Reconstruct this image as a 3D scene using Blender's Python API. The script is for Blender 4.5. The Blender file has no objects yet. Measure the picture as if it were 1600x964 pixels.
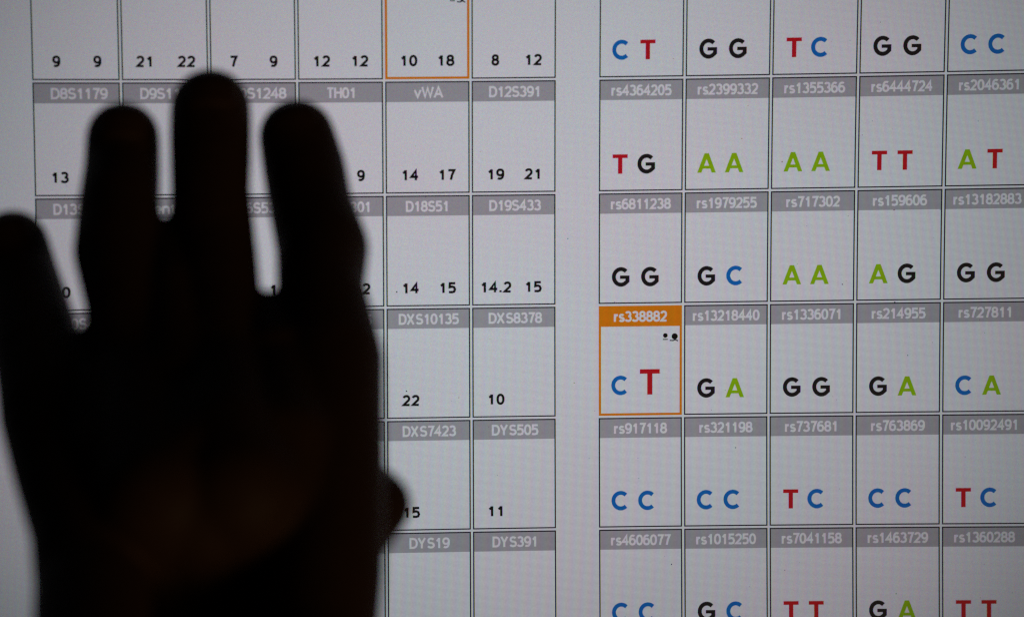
import bpy, bmesh, math, random
from mathutils import Vector, Matrix, Euler

# ------------------------------------------------------------------ camera, world, lamp, exposure
sc = bpy.context.scene
COL = sc.collection
CAM_LOC = Vector((-0.117491, -1.242234, 0.131607))
CAM_ROT = Euler((1.450894, 0.00174, -0.091724), 'XYZ')
LENS = 135.0
cd = bpy.data.cameras.new('camera')
cam = bpy.data.objects.new('camera', cd)
COL.objects.link(cam)
cam.location = CAM_LOC
cam.rotation_euler = CAM_ROT
cd.lens = LENS
cd.sensor_width = 36
cd.clip_start = 0.05
cd.clip_end = 30
cd.dof.use_dof = True
sc.camera = cam
FPX = LENS / 36 * 1600                     # focal length in pixels of the 1600 px wide photograph
ROT = CAM_ROT.to_matrix()


def at(px, py, d):
    """point seen at pixel (px, py), d metres in front of the screen plane"""
    v = ROT @ Vector(((px - 800) / FPX, -(py - 482) / FPX, -1))
    t = (-d - CAM_LOC.y) / v.y
    return CAM_LOC + v * t


def depth(p):
    return -(ROT.transposed() @ (p - CAM_LOC)).z


cd.dof.focus_distance = depth(at(1180, 660, 0))
cd.dof.aperture_fstop = 6.2
cd.dof.aperture_blades = 0

w = bpy.data.worlds.new('World')
sc.world = w
w.use_nodes = True
w.node_tree.nodes['Background'].inputs[0].default_value = (0.9, 0.75, 0.6, 1)
w.node_tree.nodes['Background'].inputs[1].default_value = 0.0012


def area(name, loc, target, size, power, col):
    l = bpy.data.lights.new(name, 'AREA')
    l.size = size
    l.energy = power
    l.color = col
    o = bpy.data.objects.new(name, l)
    COL.objects.link(o)
    o.location = loc
    o.rotation_euler = (Vector(target) - Vector(loc)).to_track_quat('-Z', 'Y').to_euler()
    return o


area('room_lamp', (0.75, -1.7, -0.55), (-0.08, -0.25, -0.05), 0.5, 2.3, (1.0, 0.74, 0.36))

vs = sc.view_settings
vs.view_transform = 'Standard'
vs.look = 'None'
vs.exposure = 0
vs.gamma = 1
sc.cycles.use_denoising = False
sc.cycles.max_bounces = 4
sc.cycles.filter_width = 1.4
sc.cycles.sample_clamp_indirect = 4

# ------------------------------------------------------------------ screen coordinates
S = 0.000364                                # pixel pitch of the display


def scr(u, v):
    """display pixel (u right, v down) -> x, z on the display surface"""
    x = S * (u - 430)
    z = -S * 1.014055 * (v - 150)
    dx, dz = x + 0.031961, z + 0.013385
    r2 = (dx * dx + dz * dz) / 0.0225
    f = 1 + 0.012775 * r2 - 0.000691 * r2 * r2
    return -0.031961 + dx * f, -0.013385 + dz * f


# ------------------------------------------------------------------ materials
def glow_group():
    g = bpy.data.node_groups.new('display_glow', 'ShaderNodeTree')
    g.interface.new_socket('Colour', in_out='INPUT', socket_type='NodeSocketColor')
    g.interface.new_socket('Shader', in_out='OUTPUT', socket_type='NodeSocketShader')
    n, L = g.nodes, g.links
    gi, go = n.new('NodeGroupInput'), n.new('NodeGroupOutput')

    def math_(op, a, b=None, c=None):
        m = n.new('ShaderNodeMath')
        m.operation = op
        for i, x in enumerate((a, b, c)):
            if x is None:
                continue
            if isinstance(x, (int, float)):
                m.inputs[i].default_value = x
            else:
                L.new(x, m.inputs[i])
        return m.outputs[0]

    uv = n.new('ShaderNodeUVMap')
    sep = n.new('ShaderNodeSeparateXYZ')
    L.new(uv.outputs[0], sep.inputs[0])
    u, v = sep.outputs[0], sep.outputs[1]
    AX, AZ = 0.6, 0.22
    row = math_('MULTIPLY_ADD', math_('COSINE', math_('MULTIPLY', math_('ADD', v, 0.0), 2 * math.pi)), AZ, 1.0)
    chans = []
    for k in range(3):
        ph = (k + 0.5) / 3 - 0.5
        c = math_('COSINE', math_('MULTIPLY', math_('ADD', u, -ph), 2 * math.pi))
        chans.append(math_('MULTIPLY', math_('MULTIPLY_ADD', c, AX, 1.0), row))
    comb = n.new('ShaderNodeCombineXYZ')
    for k in range(3):
        L.new(chans[k], comb.inputs[k])
    # lens vignette painted into the glow, blotchy backlight, and sparkle of the matte coating
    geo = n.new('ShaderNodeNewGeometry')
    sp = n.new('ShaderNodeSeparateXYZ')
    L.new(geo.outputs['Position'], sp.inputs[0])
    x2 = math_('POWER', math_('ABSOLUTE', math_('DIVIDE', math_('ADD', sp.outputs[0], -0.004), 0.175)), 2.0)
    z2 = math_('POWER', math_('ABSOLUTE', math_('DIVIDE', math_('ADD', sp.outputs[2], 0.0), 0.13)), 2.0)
    q = math_('ADD', math_('MULTIPLY', x2, VIG_X), math_('MULTIPLY', z2, VIG_Z))
    q = math_('ADD', q, math_('MULTIPLY', math_('MULTIPLY', x2, z2), VIG_XZ))
    vignette = math_('MAXIMUM', math_('SUBTRACT', 1.0, q), 0.35)
    nz = n.new('ShaderNodeTexNoise')
    nz.inputs['Scale'].default_value = 1500
    nz.inputs['Detail'].default_value = 2
    L.new(geo.outputs['Position'], nz.inputs['Vector'])
    spk = math_('MULTIPLY_ADD', nz.outputs[0], 0.22, 0.89)
    nb = n.new('ShaderNodeTexNoise')
    nb.inputs['Scale'].default_value = 14
    nb.inputs['Detail'].default_value = 2
    L.new(geo.outputs['Position'], nb.inputs['Vector'])
    blot = math_('MULTIPLY_ADD', nb.outputs[0], 0.10, 0.95)
    # light of a liquid crystal cell leaves it mostly straight ahead
    dot = n.new('ShaderNodeVectorMath')
    dot.operation = 'DOT_PRODUCT'
    L.new(geo.outputs['Incoming'], dot.inputs[0])
    L.new(geo.outputs['Normal'], dot.inputs[1])
    fall = math_('POWER', math_('ABSOLUTE', dot.outputs['Value']), 2.6)
    # faint uneven tint of the panel
    mura = n.new('ShaderNodeTexNoise')
    mura.inputs['Scale'].default_value = 11
    mura.inputs['Detail'].default_value = 1.5
    L.new(geo.outputs['Position'], mura.inputs['Vector'])
    tint = n.new('ShaderNodeMix')
    tint.data_type = 'RGBA'
    tint.inputs[6].default_value = (1.03, 0.99, 1.0, 1)
    tint.inputs[7].default_value = (0.96, 1.012, 1.0, 1)
    tr = math_('MULTIPLY_ADD', mura.outputs[0], 4.0, -1.5)
    cl = n.new('ShaderNodeClamp')
    L.new(tr, cl.inputs[0])
    L.new(cl.outputs[0], tint.inputs[0])
    gain = math_('MULTIPLY', math_('MULTIPLY', vignette, spk), math_('MULTIPLY', fall, blot))
    tint2 = n.new('ShaderNodeVectorMath')
    tint2.operation = 'MULTIPLY'
    mul = n.new('ShaderNodeVectorMath')
    mul.operation = 'MULTIPLY'
    L.new(gi.outputs[0], tint2.inputs[0])
    L.new(tint.outputs[2], tint2.inputs[1])
    L.new(tint2.outputs[0], mul.inputs[0])
    L.new(comb.outputs[0], mul.inputs[1])
    em = n.new('ShaderNodeEmission')
    L.new(mul.outputs[0], em.inputs[0])
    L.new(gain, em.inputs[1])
    gl = n.new('ShaderNodeBsdfPrincipled')
    gl.inputs['Base Color'].default_value = (0.01, 0.01, 0.011, 1)
    gl.inputs['Roughness'].default_value = 0.55
    add = n.new('ShaderNodeAddShader')
    L.new(em.outputs[0], add.inputs[0])
    L.new(gl.outputs[0], add.inputs[1])
    L.new(add.outputs[0], go.inputs[0])
    return g


VIG_X, VIG_Z, VIG_XZ = 0.41, 0.29, 0.0  # edge darkening of the lens, painted into the display glow
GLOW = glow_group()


def lin(c):
    return tuple((x / 255 / 12.92) if x / 255 <= 0.04045 else ((x / 255 + 0.055) / 1.055) ** 2.4 for x in c) + (1,)


def glow(name, srgb):
    m = bpy.data.materials.new(name)
    m.use_nodes = True
    n, L = m.node_tree.nodes, m.node_tree.links
    n.clear()
    o = n.new('ShaderNodeOutputMaterial')
    g = n.new('ShaderNodeGroup')
    g.node_tree = GLOW
    g.inputs[0].default_value = lin(srgb)
    L.new(g.outputs[0], o.inputs[0])
    return m


def plain(name, col, rough=0.5, bump=0.0, scale=300.0, spec=0.5, sss=0.0):
    m = bpy.data.materials.new(name)
    m.use_nodes = True
    n, L = m.node_tree.nodes, m.node_tree.links
    b = n['Principled BSDF']
    b.inputs['Roughness'].default_value = rough
    b.inputs['Specular IOR Level'].default_value = spec
    tc = n.new('ShaderNodeTexCoord')
    nz = n.new('ShaderNodeTexNoise')
    nz.inputs['Scale'].default_value = scale
    nz.inputs['Detail'].default_value = 5
    L.new(tc.outputs['Object'], nz.inputs['Vector'])
    r = n.new('ShaderNodeValToRGB')
    r.color_ramp.elements[0].color = tuple(x * 0.75 for x in col) + (1,)
    r.color_ramp.elements[1].color = tuple(min(1, x * 1.2) for x in col) + (1,)
    L.new(nz.outputs[0], r.inputs[0])
    L.new(r.outputs[0], b.inputs['Base Color'])
    if bump:
        bp = n.new('ShaderNodeBump')
        bp.inputs['Strength'].default_value = bump
        bp.inputs['Distance'].default_value = 0.0006
        L.new(nz.outputs[0], bp.inputs['Height'])
        L.new(bp.outputs[0], b.inputs['Normal'])
    return m


M = dict(
    page=glow('page_white', (180, 180, 188)),
    cell=glow('cell_white', (181, 181, 189)),
    head=glow('header_grey', (131, 129, 137)),
    headtext=glow('header_lettering', (180, 178, 186)),
    line=glow('cell_line', (16, 15, 30)),
    orange=glow('highlight_orange', (177, 99, 11)),
    ink=glow('number_ink', (9, 8, 14)),
    G=glow('letter_black', (16, 14, 20)),
    C=glow('letter_blue', (2, 82, 152)),
    T=glow('letter_red', (152, 10, 25)),
    A=glow('letter_green', (114, 149, 8)),
    mark=glow('mark_black', (6, 5, 9)),
    speck=plain('dust', (0.012, 0.011, 0.012), 0.9),
    shell=plain('monitor_plastic', (0.012, 0.012, 0.013), 0.45, 0.3, 900),
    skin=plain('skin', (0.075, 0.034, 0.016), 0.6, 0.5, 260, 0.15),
    nail=plain('nail', (0.078, 0.036, 0.019), 0.5, 0.0, 200, 0.15),
)


# ------------------------------------------------------------------ mesh helpers
def link(name, me, mat, parent=None):
    o = bpy.data.objects.new(name, me)
    COL.objects.link(o)
    if mat:
        me.materials.append(mat)
    if parent:
        o.parent = parent
    return o


class Flat:
    """flat pieces in display pixels, laid on the display at a height above it (micrometres)"""

    def __init__(self, lift):
        self.v, self.f, self.uv, self.lift = [], [], [], lift

    def poly(self, pts, extra=0.0):
        i0 = len(self.v)
        for (u, v) in pts:
            x, z = scr(u, v)
            self.v.append((x, -(self.lift + extra) * 1e-6, z))
            self.uv.append((u, v))
        f = list(range(i0, i0 + len(pts)))
        a = sum(pts[i][0] * pts[(i + 1) % len(pts)][1] - pts[(i + 1) % len(pts)][0] * pts[i][1] for i in range(len(pts)))
        if a > 0:                           # v runs down: make the face look at the viewer (-y)
            f.reverse()
        self.f.append(f)

    def rect(self, u0, v0, u1, v1, nx=1, nz=1, extra=0.0):
        for i in range(nx):
            for j in range(nz):
                a, b = u0 + (u1 - u0) * i / nx, u0 + (u1 - u0) * (i + 1) / nx
                c, d = v0 + (v1 - v0) * j / nz, v0 + (v1 - v0) * (j + 1) / nz
                self.poly([(a, c), (b, c), (b, d), (a, d)], extra)

    def build(self, name, mat, parent=None, thick=0.0):
        cx = sum(p[0] for p in self.v) / len(self.v)
        cz = sum(p[2] for p in self.v) / len(self.v)
        y = -self.lift * 1e-6
        me = bpy.data.meshes.new(name)
        me.from_pydata([(a - cx, b - y, c - cz) for a, b, c in self.v], [], self.f)
        l = me.uv_layers.new(name='UVMap')
        for lp in me.loops:
            l.data[lp.index].uv = self.uv[lp.vertex_index]
        o = link(name, me, mat)
        o.location = (cx, y, cz)
        if parent:
            o.parent = parent
            o.location = Vector((cx, y, cz)) - origin(parent)
        return o


def origin(o):
    p = Vector(o.location)
    while o.parent:
        o = o.parent
        p += Vector(o.location)
    return p


# ------------------------------------------------------------------ lettering drawn as strokes
def arc(cx, cy, rx, ry, a0, a1, n=14):
    out = []
    e = 1.0 if rx == ry == 1 else 0.9      # small lettering has slightly squared bowls
    for i in range(n + 1):
        a = math.radians(a0 + (a1 - a0) * i / n)
        c, s_ = math.cos(a), math.sin(a)
        out.append((cx + rx * math.copysign(abs(c) ** e, c), cy + ry * math.copysign(abs(s_) ** e, s_)))
    if (a1 - a0) % 360 == 0:
        out[-1] = out[0]
    return out


GL = {  # width, strokes on a unit box of centre lines (y up)
    '0': (.62, [arc(.5, .5, .5, .5, 0, 360, 24)]),
    '1': (.62, [[(.12, .72), (.38, .82), (.56, 1)], [(.6, 1.06), (.6, -.08)]]),
    '2': (.62, [arc(.5, .71, .47, .29, 165, -35, 12) + [(.42, .24), (.02, 0), (1.06, 0)]]),
    '3': (.62, [arc(.46, .755, .44, .245, 155, -85, 12), arc(.46, .265, .52, .265, 88, -158, 13)]),
    '4': (.64, [[(.74, -.08), (.74, 1), (-.02, .3), (1.12, .3)]]),
    '5': (.62, [[(1.05, 1), (.12, 1), (.08, .56), (.5, .62), (.85, .54), (1, .3), (.86, .06), (.5, -.01), (-.06, .02)]]),
    '6': (.62, [arc(.5, .31, .5, .31, 0, 360, 20), arc(.58, .5, .58, .5, 58, 190, 12)]),
    '7': (.6, [[(-.05, 1), (1, 1), (.62, .5), (.4, -.08)]]),
    '8': (.62, [arc(.5, .765, .43, .235, 0, 360, 18), arc(.5, .265, .5, .265, 0, 360, 20)]),
    '9': (.62, [arc(.5, .69, .5, .31, 0, 360, 20), arc(.42, .5, .58, .5, 238, 370, 12)]),
    '.': (.16, [[(.5, -.08), (.5, .14)]]),
    'D': (.72, [[(0, 0), (0, 1), (.4, 1)] + arc(.42, .5, .58, .5, 80, -80, 10) + [(.4, 0), (0, 0), (0, .1)]]),
    'S': (.66, [arc(.5, .755, .46, .245, 25, 262, 12) + arc(.48, .255, .52, .255, 82, -160, 12)]),
    'X': (.68, [[(-.05, 1.08), (1.05, -.08)], [(1.05, 1.08), (-.05, -.08)]]),
    'Y': (.68, [[(-.05, 1.08), (.5, .45), (1.05, 1.08)], [(.5, .5), (.5, -.08)]]),
    'T': (.64, [[(-.08, 1), (1.08, 1)], [(.5, 1), (.5, -.08)]]),
    'H': (.68, [[(0, 1.08), (0, -.08)], [(1, 1.08), (1, -.08)], [(0, .52), (1, .52)]]),
    'E': (.6, [[(1, 1), (0, 1), (0, 0), (1.02, 0)], [(0, .52), (.92, .52)]]),
    'P': (.62, [[(0, -.08), (0, 1), (.6, 1)] + arc(.6, .75, .4, .25, 80, -90, 8) + [(0, .5)]]),
    'A': (.7, [[(-.05, -.08), (.5, 1.02), (1.05, -.08)], [(.18, .3), (.82, .3)]]),
    'W': (1.0, [[(-.02, 1.08), (.25, 0), (.5, 1), (.75, 0), (1.02, 1.08)]]),
    'v': (.54, [[(-.05, .76), (.5, 0), (1.05, .76)]]),
    'r': (.36, [[(0, .78), (0, -.08)], [(0, .4), (.35, .66), (1.1, .66)]]),
    's': (.52, [arc(.5, .53, .44, .17, 25, 250, 10) + arc(.5, .17, .5, .17, 75, -160, 10)]),
    'e': (.54, [[(.05, .36), (1, .36)] + arc(.5, .35, .5, .35, 5, 320, 16)]),
    'n': (.52, [[(0, .76), (0, -.08)], [(0, .5)] + arc(.5, .45, .5, .25, 150, 0, 8) + [(1, -.08)]]),
    't': (.32, [[(.5, .95), (.5, .1), (1.1, 0)], [(-.1, .68), (1.1, .68)]]),
    'a': (.54, [arc(.5, .5, .45, .2, 150, 0, 8) + [(.95, -.06)], arc(.47, .2, .47, .2, 0, 360, 14)]),
}


def stroke(F, pts, t, extra=0.0):
    """a band of width t along pts (display pixels)"""
    n = len(pts)
    closed = (abs(pts[0][0] - pts[-1][0]) + abs(pts[0][1] - pts[-1][1])) < 1e-6 and n > 4
    L, R = [], []
    for i in range(n):
        def d(a, b):
            x, y = pts[b][0] - pts[a][0], pts[b][1] - pts[a][1]
            k = math.hypot(x, y) or 1
            return x / k, y / k
        if closed and i in (0, n - 1):
            d0, d1 = d(n - 2, n - 1), d(0, 1)
        else:
            d0 = d(i - 1, i) if i > 0 else d(0, 1)
            d1 = d(i, i + 1) if i < n - 1 else d(n - 2, n - 1)
        mx, my = d0[0] + d1[0], d0[1] + d1[1]
        k = math.hypot(mx, my)
        if k < 1e-3:
            mx, my, k = d0[0], d0[1], 1
        mx, my = mx / k, my / k
        c = max(0.45, mx * d0[0] + my * d0[1])
        h = t / 2 / c
        L.append((pts[i][0] - my * h, pts[i][1] + mx * h))
        R.append((pts[i][0] + my * h, pts[i][1] - mx * h))
    for i in range(n - 1):
        F.poly([L[i], L[i + 1], R[i + 1], R[i]], extra)


def text_width(s, h, track):
    return sum(GL[c][0] * h for c in s) + track * (len(s) - 1) if s else 0


def draw_text(F, s, u0, u1, base, h, t, track):
    """s drawn between u0 and u1, standing on the line v = base"""
    adv = []
    for c in s:
        a = GL[c][0] * h + t * 0.9 + track
        if c in 'XY':
            a += 1.4
        adv.append(a)
    tot = sum(adv) - track
    k = (u1 - u0) / tot if u1 else 1.0
    x = u0
    q = 0
    for c, a in zip(s, adv):
        wd, strokes = GL[c]
        gw = (wd * h + t * 0.9) * k - t
        for st in strokes:
            stroke(F, [(x + t / 2 + gx * gw, base - t / 2 - gy * (h - t)) for gx, gy in st], t, q * 0.5)
            q += 1
        x += a * k


def big_letter(F, c, x, base, h=17.1, t=3.6):
    k = h / 16.8
    if c == 'C':
        wd = 15.2 * k
        stroke(F, [(x + .6 * k + t / 2 + (gx + 1) / 2 * (wd - t * .6), base - t / 2 + .2 - (gy + 1) / 2 * (h + .4 - t))
                   for gx, gy in arc(0, 0, 1, 1, 46, 314, 30)], t)
    if c == 'G':
        wd = 16.2 * k
        a = [(gx, gy) for gx, gy in arc(0, 0, 1, 1, 44, 308, 30)]
        a += [(.9, -.55), (.9, -.04)]
        P = [(x + 1.1 * k + t / 2 + (gx + 1) / 2 * (wd - t), base - t / 2 + .2 - (gy + 1) / 2 * (h + .4 - t)) for gx, gy in a]
        stroke(F, P, t)
        ex, ey = P[-1]
        F.rect(ex - 6.6 * k, ey - t * .42, ex + t * .5, ey + t * .42, extra=1)
    if c == 'T':
        x0, wd = x + 1.5 * k, 13.2 * k
        F.rect(x0, base - h, x0 + wd, base - h + t * .92)
        F.rect(x0 + wd / 2 - t * .54, base - h + t * .92, x0 + wd / 2 + t * .54, base)
    if c == 'A':
        x0, wd = x + .3 * k, 16.4 * k
        m = x0 + wd / 2
        ft, tp = 3.7 * k, 1.9 * k
        F.poly([(x0, base), (x0 + ft, base), (m + .15, base - h * .72), (m + .15, base - h), (m - tp, base - h)])
        F.poly([(x0 + wd, base), (x0 + wd - ft, base), (m - .15, base - h * .72), (m - .15, base - h), (m + tp, base - h)], 1)
        F.rect(x0 + wd * .22, base - h * .36, x0 + wd * .78, base - h * .20, extra=2)


ADV = dict(C=24.1, G=26.3, A=24.6, T=22.6)

# ------------------------------------------------------------------ the monitor
PANEL = 499
mon = bpy.data.objects.new('computer_monitor', None)
COL.objects.link(mon)
mon['label'] = 'wide flat monitor lit with two tables of DNA marker cells behind the dark hand'
mon['category'] = 'monitor'
mon.location = (0, 0, 0)

U0, V0, U1, V1 = -440, -420, 1300, 640
f = Flat(0)
f.rect(U0, V0, U1, V1, 40, 26)
f.build('display_panel', M['page'], mon)


def box_mesh(name, lo, hi, mat, parent, bevel=0.004):
    bm = bmesh.new()
    bmesh.ops.create_cube(bm, size=1)
    for v in bm.verts:
        v.co = Vector([lo[i] + (v.co[i] + .5) * (hi[i] - lo[i]) for i in range(3)])
    bmesh.ops.bevel(bm, geom=bm.edges[:], offset=bevel, segments=3, affect='EDGES')
    me = bpy.data.meshes.new(name)
    bm.to_mesh(me)
    bm.free()
    return link(name, me, mat, parent)


ax, az = scr(U0, V0)
bx, bz = scr(U1, V1)
box_mesh('housing', (ax - .012, .0015, bz - .016), (bx + .012, .034, az + .012), M['shell'], mon)
box_mesh('bezel', (ax - .012, -.004, az + .0001), (bx + .012, .0014, az + .0121), M['shell'], mon, .001)
box_mesh('bezel', (ax - .012, -.004, bz - .0162), (bx + .012, .0014, bz - .0001), M['shell'], mon, .001)
box_mesh('bezel', (ax - .012, -.004, bz), (ax - .0001, .0014, az), M['shell'], mon, .001)
box_mesh('bezel', (bx + .0001, -.004, bz), (bx + .012, .0014, az), M['shell'], mon, .001)

# the marker name in each header with the span its lettering takes; the numbers or letters below
# left table: (row, column): (name, span start, span end, numbers)
LEFT = {
    (0, 0): (None, 0, 0, [('9', 20.4), ('9', 55.6)]),
    (0, 1): (None, 0, 0, [('21', 19.8), ('22', 55.8)]),
    (0, 2): (None, 0, 0, [('7', 20), ('9', 55)]),
    (0, 3): (None, 0, 0, [('12', 20.2), ('12', 54)]),
    (0, 4): (None, 0, 0, [('10', 20.4), ('18', 53.4)]),
    (0, 5): (None, 0, 0, [('8', 20.6), ('12', 54.4)]),
    (1, 0): ('D8S1179', 15, 64, [('13', 21.2)]),
    (1, 1): ('D9S1122', 15, 64, []),
    (1, 2): ('D10S1248', 10, 66, []),
    (1, 3): ('TH01', 24.5, 51, [('9', 54.4)]),
    (1, 4): ('vWA', 25, 51, [('14', 21), ('17', 54)]),
    (1, 5): ('D12S391', 15, 61.6, [('19', 20.8), ('21', 54.6)]),
    (2, 0): ('D13S317', 15, 62, [('10', 21)]),
    (2, 1): ('PentaE', 18, 58, []),
    (2, 2): ('D16S539', 15, 62, [('1', 52.6)]),
    (2, 3): ('D17S1301', 12, 63.5, [('12', 54.5)]),
    (2, 4): ('D18S51', 17.2, 56.4, [('14', 21), ('15', 54.3)]),
    (2, 5): ('D19S433', 15, 61.6, [('14.2', 20.8), ('15', 54.4)]),
    (3, 0): ('D20S482', 15, 62, []),
    (3, 1): (None, 0, 0, []),
    (3, 2): (None, 0, 0, []),
    (3, 3): ('D22S1045', 12, 63.5, []),
    (3, 4): ('DXS10135', 10.3, 64.6, [('22', 21)]),
    (3, 5): ('DXS8378', 14.2, 62.5, [('10', 20.6)]),
    (4, 3): (None, 0, 0, []),
    (4, 4): ('DXS7423', 13.3, 61.6, [('15', 21)]),
    (4, 5): ('DYS505', 16.8, 59, [('11', 20.4)]),
    (4, 0): (None, 0, 0, []),
    (5, 0): (None, 0, 0, []),
    (5, 3): (None, 0, 0, []),
    (5, 4): ('DYS19', 19, 55.4, []),
    (5, 5): ('DYS391', 17, 58.4, []),
}
RIGHT = [
    [None, None, None, None, None],
    ['rs4364205', 'rs2399332', 'rs1355366', 'rs6444724', 'rs2046361'],
    ['rs6811238', 'rs1979255', 'rs717302', 'rs159606', 'rs13182883'],
    ['rs338882', 'rs13218440', 'rs1336071', 'rs214955', 'rs727811'],
    ['rs917118', 'rs321198', 'rs737681', 'rs763869', 'rs10092491'],
    ['rs4606077', 'rs1015250', 'rs7041158', 'rs1463729', 'rs1360288'],
]
BASES = [
    ['CT', 'GG', 'TC', 'GG', 'CC'],
    ['TG', 'AA', 'AA', 'TT', 'AT'],
    ['GG', 'GC', 'AA', 'AG', 'GG'],
    ['CT', 'GA', 'GG', 'GA', 'CA'],
    ['CC', 'CC', 'TC', 'CC', 'TC'],
    ['CC', 'GC', 'TT', 'GA', 'TT'],
]
CW, CH, HH = 74, 97, 17.4


def cell(px, row, col, orange=None, name=None, span=None):
    """orange: None, 'line' (orange outline) or 'head' (orange header too)"""
    u, v = px + col * 77, (row - 1) * 100
    f = Flat(60)
    f.rect(u, v, u + CW, v + CH, 2, 2)
    c = f.build('table_cell', M['cell'], mon)
    f = Flat(110)
    f.rect(u, v, u + CW, v + HH + (.6 if orange else 0), 4, 1)
    if not (row == 0 and px == 0 and False):
        f.build('header_bar', M['orange' if orange else 'head'], c)
    f = Flat(170)
    a, b = (-.5, 1.6) if orange else (-.55, .6)
    f.rect(u + a, v + a, u + CW - a, v + b, 4, 1)
    f.rect(u + a, v + CH - b, u + CW - a, v + CH - a, 4, 1)
    f.rect(u + a, v + b, u + b, v + CH - b, 1, 4)
    f.rect(u + CW - b, v + b, u + CW - a, v + CH - b, 1, 4)
    f.build('cell_border', M['orange' if orange else 'line'], c)
    if name:
        f = Flat(190)
        draw_text(f, name, u + span[0], u + span[1], v + 13.9, 9.8, 1.85, 0.0)
        o = f.build('marker_name', M['headtext'], c)
    if orange:
        c['label'] = 'orange outlined cell' if orange == 'line' else 'orange outlined cell with solid orange header'
        f = Flat(190)
        for du, dv, r in ((59.6, 26.3, 2.1), (68.0, 27.2, 2.8)):
            f.poly([(u + du + r * math.cos(k * math.pi / 10), v + dv + r * math.sin(k * math.pi / 10)) for k in range(20)])
        stroke(f, [(u + 57.4, v + 29.8), (u + 61.8, v + 29.8)], .8)
        stroke(f, [(u + 63.6, v + 30.7), (u + 66.5, v + 30.9), (u + 68.4, v + 30.1), (u + 71.0, v + 31.2)], 1.0, 1)
        f.build('edit_mark', M['mark'], c)
    return c, u, v


for (r, k), (nm, s0, s1, nums) in sorted(LEFT.items()):
    c, u, v = cell(0, r, k, 'line' if (r, k) == (0, 4) else None, nm, (s0, s1))
    for s, cx in nums:
        f = Flat(190)
        wd = {1: 7.0, 2: 15.6, 4: 28.2}[len(s)]
        base = v + CH - 10.6
        draw_text(f, s, u + cx - wd / 2, u + cx + wd / 2, base, 10.0, 2.15, 1.0)
        f.build('allele_number', M['ink'], c)

for r in range(6):
    for k in range(5):
        nm = RIGHT[r][k]
        hot = (r, k) == (3, 0)
        if nm:
            half = {8: 24, 9: 27, 10: 30}[len(nm)]
            mid = 37.2
        c, u, v = cell(PANEL, r, k, 'head' if hot else None, nm, (mid - half, mid + half) if nm else None)
        x = u + 10.2
        base = v + CH - 14.8 - (3.2 if hot else 0)
        for i, ch in enumerate(BASES[r][k]):
            f = Flat(190)
            if hot and i == 1:
                big_letter(f, ch, u + 34.6, base, 22.8, 4.4)
            else:
                big_letter(f, ch, x, base)
            f.build('base_letter', M[ch], c)
            x += ADV[ch]

# dust on the glass
random.seed(5)
f = Flat(230)
known = [(1316, 444, .9), (1149, 699, .9), (1049, 881, .9), (620, 456, 1.2), (635, 611, 1.1), (1418, 555, .8), (717, 621, .7), (887, 373, .7),
         (1222, 253, .8), (1397, 328, .9), (1159, 217, .7), (897, 598, .8), (1226, 890, .8), (1400, 927, .8), (1398, 472, .9), (1052, 92, .6)]


def uv_at(px, py):
    p = at(px, py, 0)
    u, v = 430 + p.x / S, 150 - p.z / S / 1.014
    for _ in range(4):
        x, z = scr(u, v)
        u += (p.x - x) / S
        v -= (p.z - z) / S
    return u, v


for i in range(130):
    known.append((random.uniform(0, 1600), random.uniform(0, 964), random.uniform(.28, .55)))
for px, py, r in known:
    u, v = uv_at(px, py)
    a0 = random.random() * 6
    f.poly([(u + r * .7 * random.uniform(.6, 1.2) * math.cos(a0 + q), v + r * .7 * random.uniform(.6, 1.2) * math.sin(a0 + q))
            for q in (0, 1.05, 2.1, 3.15, 4.2, 5.25)])
o = f.build('dust_specks', M['speck'], mon)
o['kind'] = 'stuff'

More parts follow.
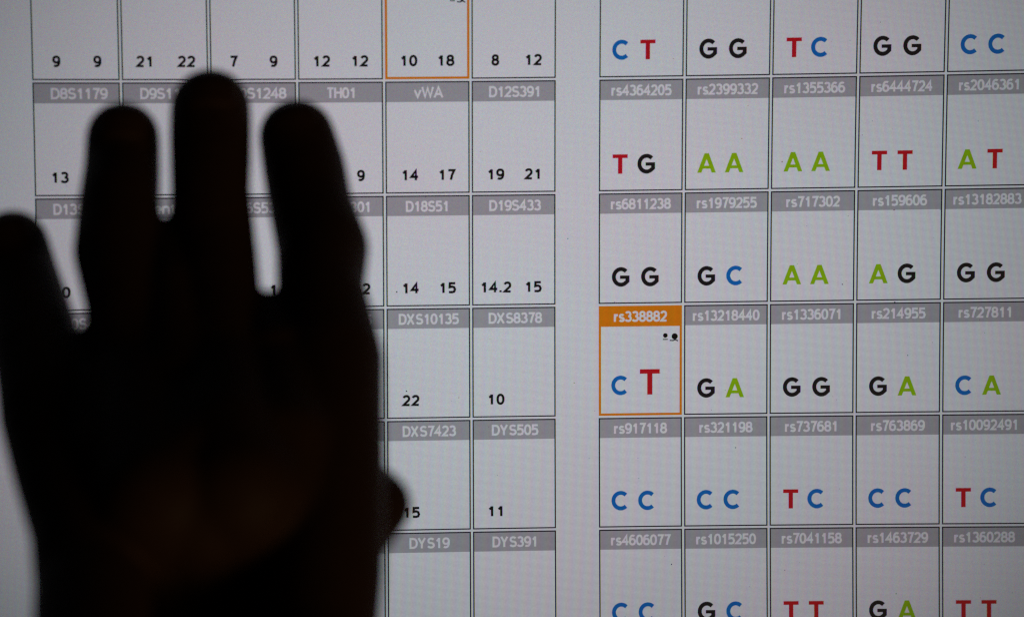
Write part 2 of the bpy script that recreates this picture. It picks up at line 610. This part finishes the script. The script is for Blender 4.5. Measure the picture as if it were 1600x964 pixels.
# ------------------------------------------------------------------ the hand
# joints: pixel in the photograph, metres in front of the screen, radius in photograph pixels
CH_ = {
    'little': [(20, 386, .160, 59), (30, 432, .165, 63), (44, 490, .178, 69), (62, 560, .195, 74), (90, 640, .21, 94)],
    'ring': [(192, 217, .152, 59), (191, 265, .158, 61), (186, 320, .170, 65), (186, 392, .182, 73), (197, 470, .198, 66), (215, 590, .215, 80)],
    'middle': [(329, 171, .152, 64), (329, 215, .158, 65), (329, 300, .172, 63), (333, 395, .184, 70), (340, 480, .20, 71), (350, 590, .22, 82)],
    'index': [(464, 215, .152, 61), (475, 262, .158, 66), (486, 325, .170, 67), (504, 388, .182, 74), (501, 448, .196, 70), (513, 560, .215, 88)],
    'web_a': [(259, 360, .180, 22), (266, 450, .20, 40), (280, 600, .225, 72)],
    'web_b': [(418, 478, .202, 26), (430, 560, .218, 66)],
    'web_c': [(136, 538, .200, 29), (150, 640, .215, 72)],
    'metacarpal_a': [(90, 640, .21, 94), (112, 730, .228, 94), (135, 825, .248, 90), (145, 915, .265, 93), (143, 1050, .295, 96), (150, 1300, .345, 102), (150, 1900, .43, 108)],
    'metacarpal_b': [(215, 590, .215, 80), (235, 700, .240, 100), (255, 780, .260, 106), (270, 915, .238, 74), (275, 1060, .258, 80), (275, 1300, .315, 104), (270, 1900, .425, 125)],
    'back_fill': [(160, 640, .214, 80), (180, 740, .238, 92), (205, 840, .246, 86), (215, 930, .240, 74)],
    'back_fill_b': [(285, 620, .222, 78), (305, 740, .254, 100), (320, 800, .260, 100), (328, 920, .238, 74), (330, 1060, .258, 80)],
    'back_fill_c': [(432, 590, .22, 76), (440, 700, .246, 92), (448, 800, .256, 90), (450, 920, .240, 74), (445, 1060, .262, 80)],
    'metacarpal_c': [(350, 590, .22, 82), (360, 700, .248, 100), (375, 770, .262, 104), (385, 915, .238, 74), (387, 1060, .258, 80), (388, 1300, .315, 106), (395, 1900, .425, 125)],
    'metacarpal_d': [(513, 560, .215, 88), (516, 680, .236, 86), (515, 790, .252, 90), (510, 900, .268, 92), (503, 1000, .282, 90), (492, 1300, .33, 92), (505, 1900, .42, 100)],
    'thumb': [(500, 920, .262, 70), (546, 845, .245, 58), (590, 788, .234, 54), (578, 772, .208, 50), (545, 745, .185, 44), (515, 715, .17, 38)],
}


def capsule(bm, a, ra, b, rb):
    """closed tapered capsule between two joints: rings of round cross-section"""
    ax = b - a
    L = ax.length
    z = ax / L
    q = z.to_track_quat('Z', 'Y')
    prof = []
    for i in range(7):
        t = math.pi / 2 * i / 6
        prof.append((-ra * math.cos(t), ra * math.sin(t)))
    for i in range(7):
        t = math.pi / 2 * i / 6
        prof.append((L + rb * math.sin(t), rb * math.cos(t)))
    N = 22
    rings = []
    for zz, rr in prof:
        if rr < 1e-6:
            rings.append([bm.verts.new(a + q @ Vector((0, 0, zz)))])
        else:
            rings.append([bm.verts.new(a + q @ Vector((rr * math.cos(2 * math.pi * k / N), rr * math.sin(2 * math.pi * k / N), zz))) for k in range(N)])
    for r0, r1 in zip(rings, rings[1:]):
        for k in range(N):
            k2 = (k + 1) % N
            if len(r0) == 1:
                bm.faces.new((r0[0], r1[k2], r1[k]))
            elif len(r1) == 1:
                bm.faces.new((r0[k], r0[k2], r1[0]))
            else:
                bm.faces.new((r0[k], r0[k2], r1[k2], r1[k]))


bm = bmesh.new()
J = {}
for nm, ch in CH_.items():
    pts = []
    for x, y, d, r in ch:
        p = at(x, y, d)
        pts.append((p, r * depth(p) / FPX))
    J[nm] = pts
    for (a, ra), (b, rb) in zip(pts, pts[1:]):
        capsule(bm, a, ra, b, rb)
bmesh.ops.recalc_face_normals(bm, faces=bm.faces[:])
org = at(335, 900, .27)
for v in bm.verts:
    v.co -= org
me = bpy.data.meshes.new('raw')
bm.to_mesh(me)
bm.free()
tmp = bpy.data.objects.new('raw', me)
COL.objects.link(tmp)
mo = tmp.modifiers.new('r', 'REMESH')
mo.mode = 'VOXEL'
mo.voxel_size = 0.0010
mo.use_smooth_shade = True
ms = tmp.modifiers.new('s', 'SMOOTH')
ms.factor = .5
ms.iterations = 14
bpy.context.view_layer.update()
dg = bpy.context.evaluated_depsgraph_get()
skin = bpy.data.meshes.new_from_object(tmp.evaluated_get(dg))
skin.name = 'person'
bpy.data.objects.remove(tmp)
skin.materials.clear()
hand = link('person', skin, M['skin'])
hand.location = org
for p in skin.polygons:
    p.use_smooth = True
hand['label'] = 'dark silhouetted raised hand of a person, four fingers up, in front of the lit screen'
hand['category'] = 'person'

for nm in ('little', 'ring', 'middle', 'index'):
    (a, ra), (b, rb) = J[nm][0], J[nm][1]
    ax = (a - b).normalized()                      # towards the tip
    out = (Vector((0, -1, 0)) - ax * ax.dot(Vector((0, -1, 0)))).normalized()
    side = ax.cross(out)
    bm = bmesh.new()
    g = []
    NX, NY = 8, 8
    for j in range(NY + 1):
        row = []
        tt = j / NY
        for i in range(NX + 1):
            s = (i / NX - .5) * 2
            w_ = (.62 if 0.15 < tt < .85 else .55 if 0 < tt < 1 else .45)
            ang = s * w_ * 1.15
            rr = ra * (1.0 + .02 * (1 - s * s))
            along = (-.55 + 1.15 * tt) * ra
            drop = 0 if along < .1 * ra else (along - .1 * ra) ** 2 / ra * .9
            row.append(bm.verts.new(a + ax * along + out * (math.cos(ang) * rr - drop) + side * math.sin(ang) * rr))
        g.append(row)
    for j in range(NY):
        for i in range(NX):
            bm.faces.new((g[j][i], g[j][i + 1], g[j + 1][i + 1], g[j + 1][i]))
    bmesh.ops.recalc_face_normals(bm, faces=bm.faces[:])
    bmesh.ops.solidify(bm, geom=bm.faces[:], thickness=.0006)
    for v in bm.verts:
        v.co -= a
    me = bpy.data.meshes.new('fingernail')
    bm.to_mesh(me)
    bm.free()
    for p in me.polygons:
        p.use_smooth = True
    o = link('fingernail', me, M['nail'], hand)
    o.location = a - org
